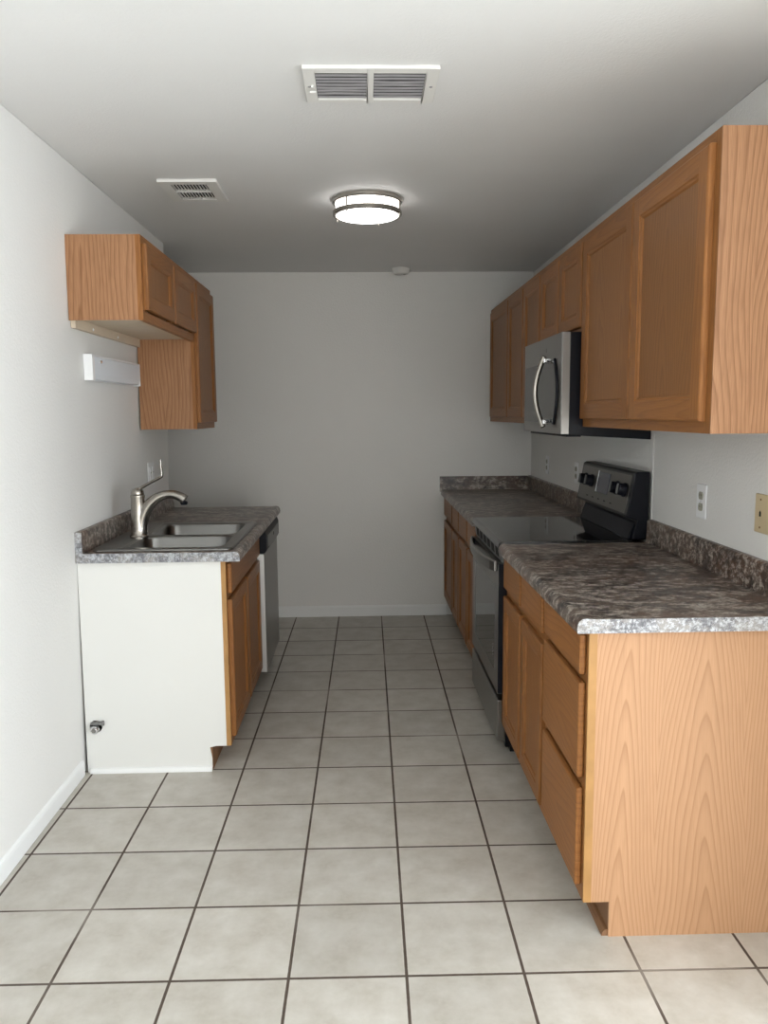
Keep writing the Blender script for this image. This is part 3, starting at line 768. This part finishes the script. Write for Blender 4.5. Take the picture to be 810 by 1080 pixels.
plate_r('wall_outlet', 'small white wall outlet in the far corner above the far right worktop', 5.06, 1.118, 0.072, 0.118, 'white_plastic')
plate_r('wall_outlet', 'white wall outlet half hidden behind the range control panel', 4.36, 1.118, 0.072, 0.118, 'white_plastic')
e = plate_r('wall_jack', 'beige wall plate with a small jack hole at the right edge of view', 2.302, 1.146, 0.092, 0.118, 'beige_plastic', 'wall plate', False)
b = MB(); b.prism([(2.309, 1.137), (2.319, 1.137), (2.319, 1.149), (2.314, 1.155), (2.309, 1.149)], 'x', XR-0.006, XR-0.0068); b.build('jack', 'dark', e)
for dz in (-0.042, 0.042):
    b = MB(); b.lathe([(0, -0.0014), (0.003, -0.0014), (0.003, 0)], (XR-0.006, 2.313, 1.146+dz), 'x', 10); b.build('screw', 'toe', e)
e = plate_r('wall_switch', 'white double wall plate on the left wall behind the faucet', 4.235, 1.147, 0.118, 0.120, 'white_plastic', 'wall plate', False, x=xl(1.147), s=1)
for dy in (-0.024, 0.024):
    b = MB(); b.box(xl(1.147)+0.006, xl(1.147)+0.009, 4.235+dy-0.016, 4.235+dy+0.016, 1.113, 1.181); r = b.build('rocker', 'white_plastic', e, bevel=0.001)
    b = MB(); b.box(xl(1.147)+0.009, xl(1.147)+0.0095, 4.235+dy-0.008, 4.235+dy+0.008, 1.150, 1.156); b.build('slot', 'socket', r)

# ------------------------------------------------------------------ under-cabinet light
uc = empty('strip_light', 'slim white strip light on the left wall beneath the short cabinet', 'light', (xl(1.66), 3.62, 1.6))
ux = xl(1.6)+0.002
b = MB(); b.box(ux, ux+0.036, 3.262, 3.292, 1.598, 1.704); b.box(ux, ux+0.004, 3.292, 3.962, 1.598, 1.704); b.box(ux, ux+0.034, 3.950, 3.962, 1.598, 1.704); b.box(ux, ux+0.034, 3.292, 3.95, 1.696, 1.704)
b.build('housing', 'white_plastic', uc, bevel=0.002)
b = MB(); b.prism([(ux+0.0045, 1.600), (ux+0.030, 1.604), (ux+0.034, 1.625), (ux+0.034, 1.6955), (ux+0.0045, 1.6955)], 'y', 3.2925, 3.9495); b.build('lens', 'lens', uc, bevel=0.002)
b = MB(); b.lathe([(0, 0.004), (0.006, 0.004), (0.007, 0)], (ux+0.034, 3.375, 1.678), 'x', 12); b.build('switch', 'chrome', uc)

# ------------------------------------------------------------------ ceiling fittings
# big twin register
vt = empty('ceiling_vent', 'large white double vent in the ceiling nearest the camera', 'vent', (0.035, 2.45, H))
vx0, vx1, vy0, vy1 = -0.156, 0.232, 2.330, 2.573
ops = [(-0.122, 0.028, 2.362, 2.548), (0.046, 0.196, 2.362, 2.548)]
zf = H-0.012
b = MB()
b.box(vx0, ops[0][0], vy0, vy1, zf, H-0.0005); b.box(ops[0][1], ops[1][0], vy0, vy1, zf, H-0.0005); b.box(ops[1][1], vx1, vy0, vy1, zf, H-0.0005)
for a, c, d, e2 in ops: b.box(a, c, vy0, d, zf, H-0.0005); b.box(a, c, e2, vy1, zf, H-0.0005)
b.build('frame', 'vent_white', vt, bevel=0.002)
b = MB(); b.box(vx0+0.02, vx1-0.02, vy0+0.02, vy1-0.02, H-0.0030, H-0.0006); b.build('backing', 'dark', vt)
rr = random.Random(3)
for a, c, d, e2 in ops:
    for k in range(8):
        yy = d+0.012+k*(e2-d-0.016)/8; j = rr.uniform(-0.003, 0.003)
        b = MB()
        lx = [a+0.001, a+(c-a)*0.35, a+(c-a)*0.7, c-0.001]; bend = [0, j, j*0.6, 0]
        for i in range(3):
            p = [(lx[i], bend[i]), (lx[i+1], bend[i+1])]
            V8 = []
            for (px, bb) in p:
                V8 += [b.V((px, yy+bb+0.009, zf+0.0002)), b.V((px, yy+bb, zf+0.0030)), b.V((px, yy+bb+0.0008, zf+0.0036)), b.V((px, yy+bb+0.0098, zf+0.0008))]
            for q in range(4): b.face([V8[q], V8[(q+1) % 4], V8[4+(q+1) % 4], V8[4+q]])
            if i == 0: b.face(V8[:4])
            if i == 2: b.face(V8[4:])
        b.build('slat', 'slat', vt)
for xx in (-0.142, 0.215):
    b = MB(); b.lathe([(0, -0.0015), (0.004, -0.0015), (0.005, 0)], (xx, 2.452, zf), 'z', 12); b.build('screw', 'slat', vt)
b = MB(); b.box(-0.136, -0.130, 2.44, 2.49, zf-0.006, zf); b.box(-0.142, -0.124, 2.47, 2.476, zf-0.010, zf-0.004); b.build('damper_lever', 'vent_white', vt)

# small register
v2 = empty('ceiling_vent', 'small white vent in the ceiling above the left cabinets', 'vent', (-0.71, 3.55, H))
vx0, vx1, vy0, vy1 = -0.832, -0.588, 3.402, 3.705
ops = [(-0.786, -0.634, 3.440, 3.545), (-0.786, -0.634, 3.560, 3.668)]
zf = H-0.014
b = MB()
b.box(vx0, ops[0][0], vy0, vy1, zf, H-0.0005); b.box(ops[0][1], vx1, vy0, vy1, zf, H-0.0005)
b.box(ops[0][0], ops[0][1], vy0, 3.440, zf, H-0.0005); b.box(ops[0][0], ops[0][1], 3.545, 3.560, zf, H-0.0005); b.box(ops[0][0], ops[0][1], 3.668, vy1, zf, H-0.0005)
b.build('frame', 'vent_white', v2, bevel=0.002)
b = MB(); b.box(vx0+0.02, vx1-0.02, vy0+0.02, vy1-0.02, H-0.0030, H-0.0006); b.build('backing', 'dark', v2)
for a, c, d, e2 in ops:
    for k in range(11):
        xx = a+0.004+k*(c-a-0.006)/11
        b = MB(); b.prism([(xx+0.004, zf+0.0005), (xx+0.0058, zf+0.0005), (xx+0.0068, zf+0.005), (xx+0.0052, zf+0.005)], 'y', d+0.001, e2-0.001); b.build('slat', 'vent_white', v2)

# ceiling lamp
LXc, LYc = 0.036, 3.720
lp = empty('ceiling_lamp', 'round flush ceiling lamp, lit, with two brushed nickel rings', 'lamp', (LXc, LYc, H))
def ring(r0, r1, z0, z1):
    b = MB(); b.lathe([(r0, z0), (r1-0.003, z0), (r1, z0+0.003), (r1, z1-0.003), (r1-0.003, z1), (r0, z1), (r0, z0)], (LXc, LYc, 0), 'z', 64); return b
ring(0.147, 0.158, H-0.0215, H-0.0005).build('upper_ring', 'nickel', lp, smooth=True)
ring(0.1435, 0.157, H-0.074, H-0.054).build('lower_ring', 'nickel', lp, smooth=True)
b = MB(); b.lathe([(0, H-0.0850), (0.06, H-0.0845), (0.115, H-0.0815), (0.136, H-0.077), (0.1425, H-0.068), (0.1425, H-0.003), (0, H-0.003)], (LXc, LYc, 0), 'z', 64); b.build('diffuser', 'glow', lp, smooth=True)
for a in (-2.2, -0.35, 1.2, 2.7):
    b = MB(); cx, cy = LXc+0.1535*math.cos(a), LYc+0.1535*math.sin(a)
    b.lathe([(0, H-0.084), (0.003, H-0.084), (0.004, H-0.080), (0.004, H-0.010), (0, H-0.010)], (cx, cy, 0), 'z', 12); b.build('post', 'nickel', lp, smooth=True)

# smoke detector
sd = empty('smoke_detector', 'small round off-white smoke detector on the ceiling by the back wall', 'smoke detector', (0.278, 5.47, H))
b = MB(); b.lathe([(0, -0.0005), (0.063, -0.0005), (0.064, -0.008), (0.060, -0.012)], (0.278, 5.44, H), 'z', 40); b.lathe([(0.060, -0.012), (0, -0.012)], (0.278, 5.44, H), 'z', 40); b.build('base', 'vent_white', sd, smooth=True)
b = MB(); b.lathe([(0.056, -0.0125), (0.055, -0.026), (0.046, -0.036), (0.020, -0.039), (0, -0.039)], (0.278, 5.44, H), 'z', 40); b.lathe([(0.056, -0.0125), (0, -0.0125)], (0.278, 5.44, H), 'z', 40); b.build('cover', 'vent_white', sd, smooth=True)
b = MB(); b.lathe([(0, -0.0415), (0.008, -0.0415), (0.009, -0.0391), (0, -0.0391)], (0.298, 5.43, H), 'z', 16); b.build('test_button', 'socket', sd)
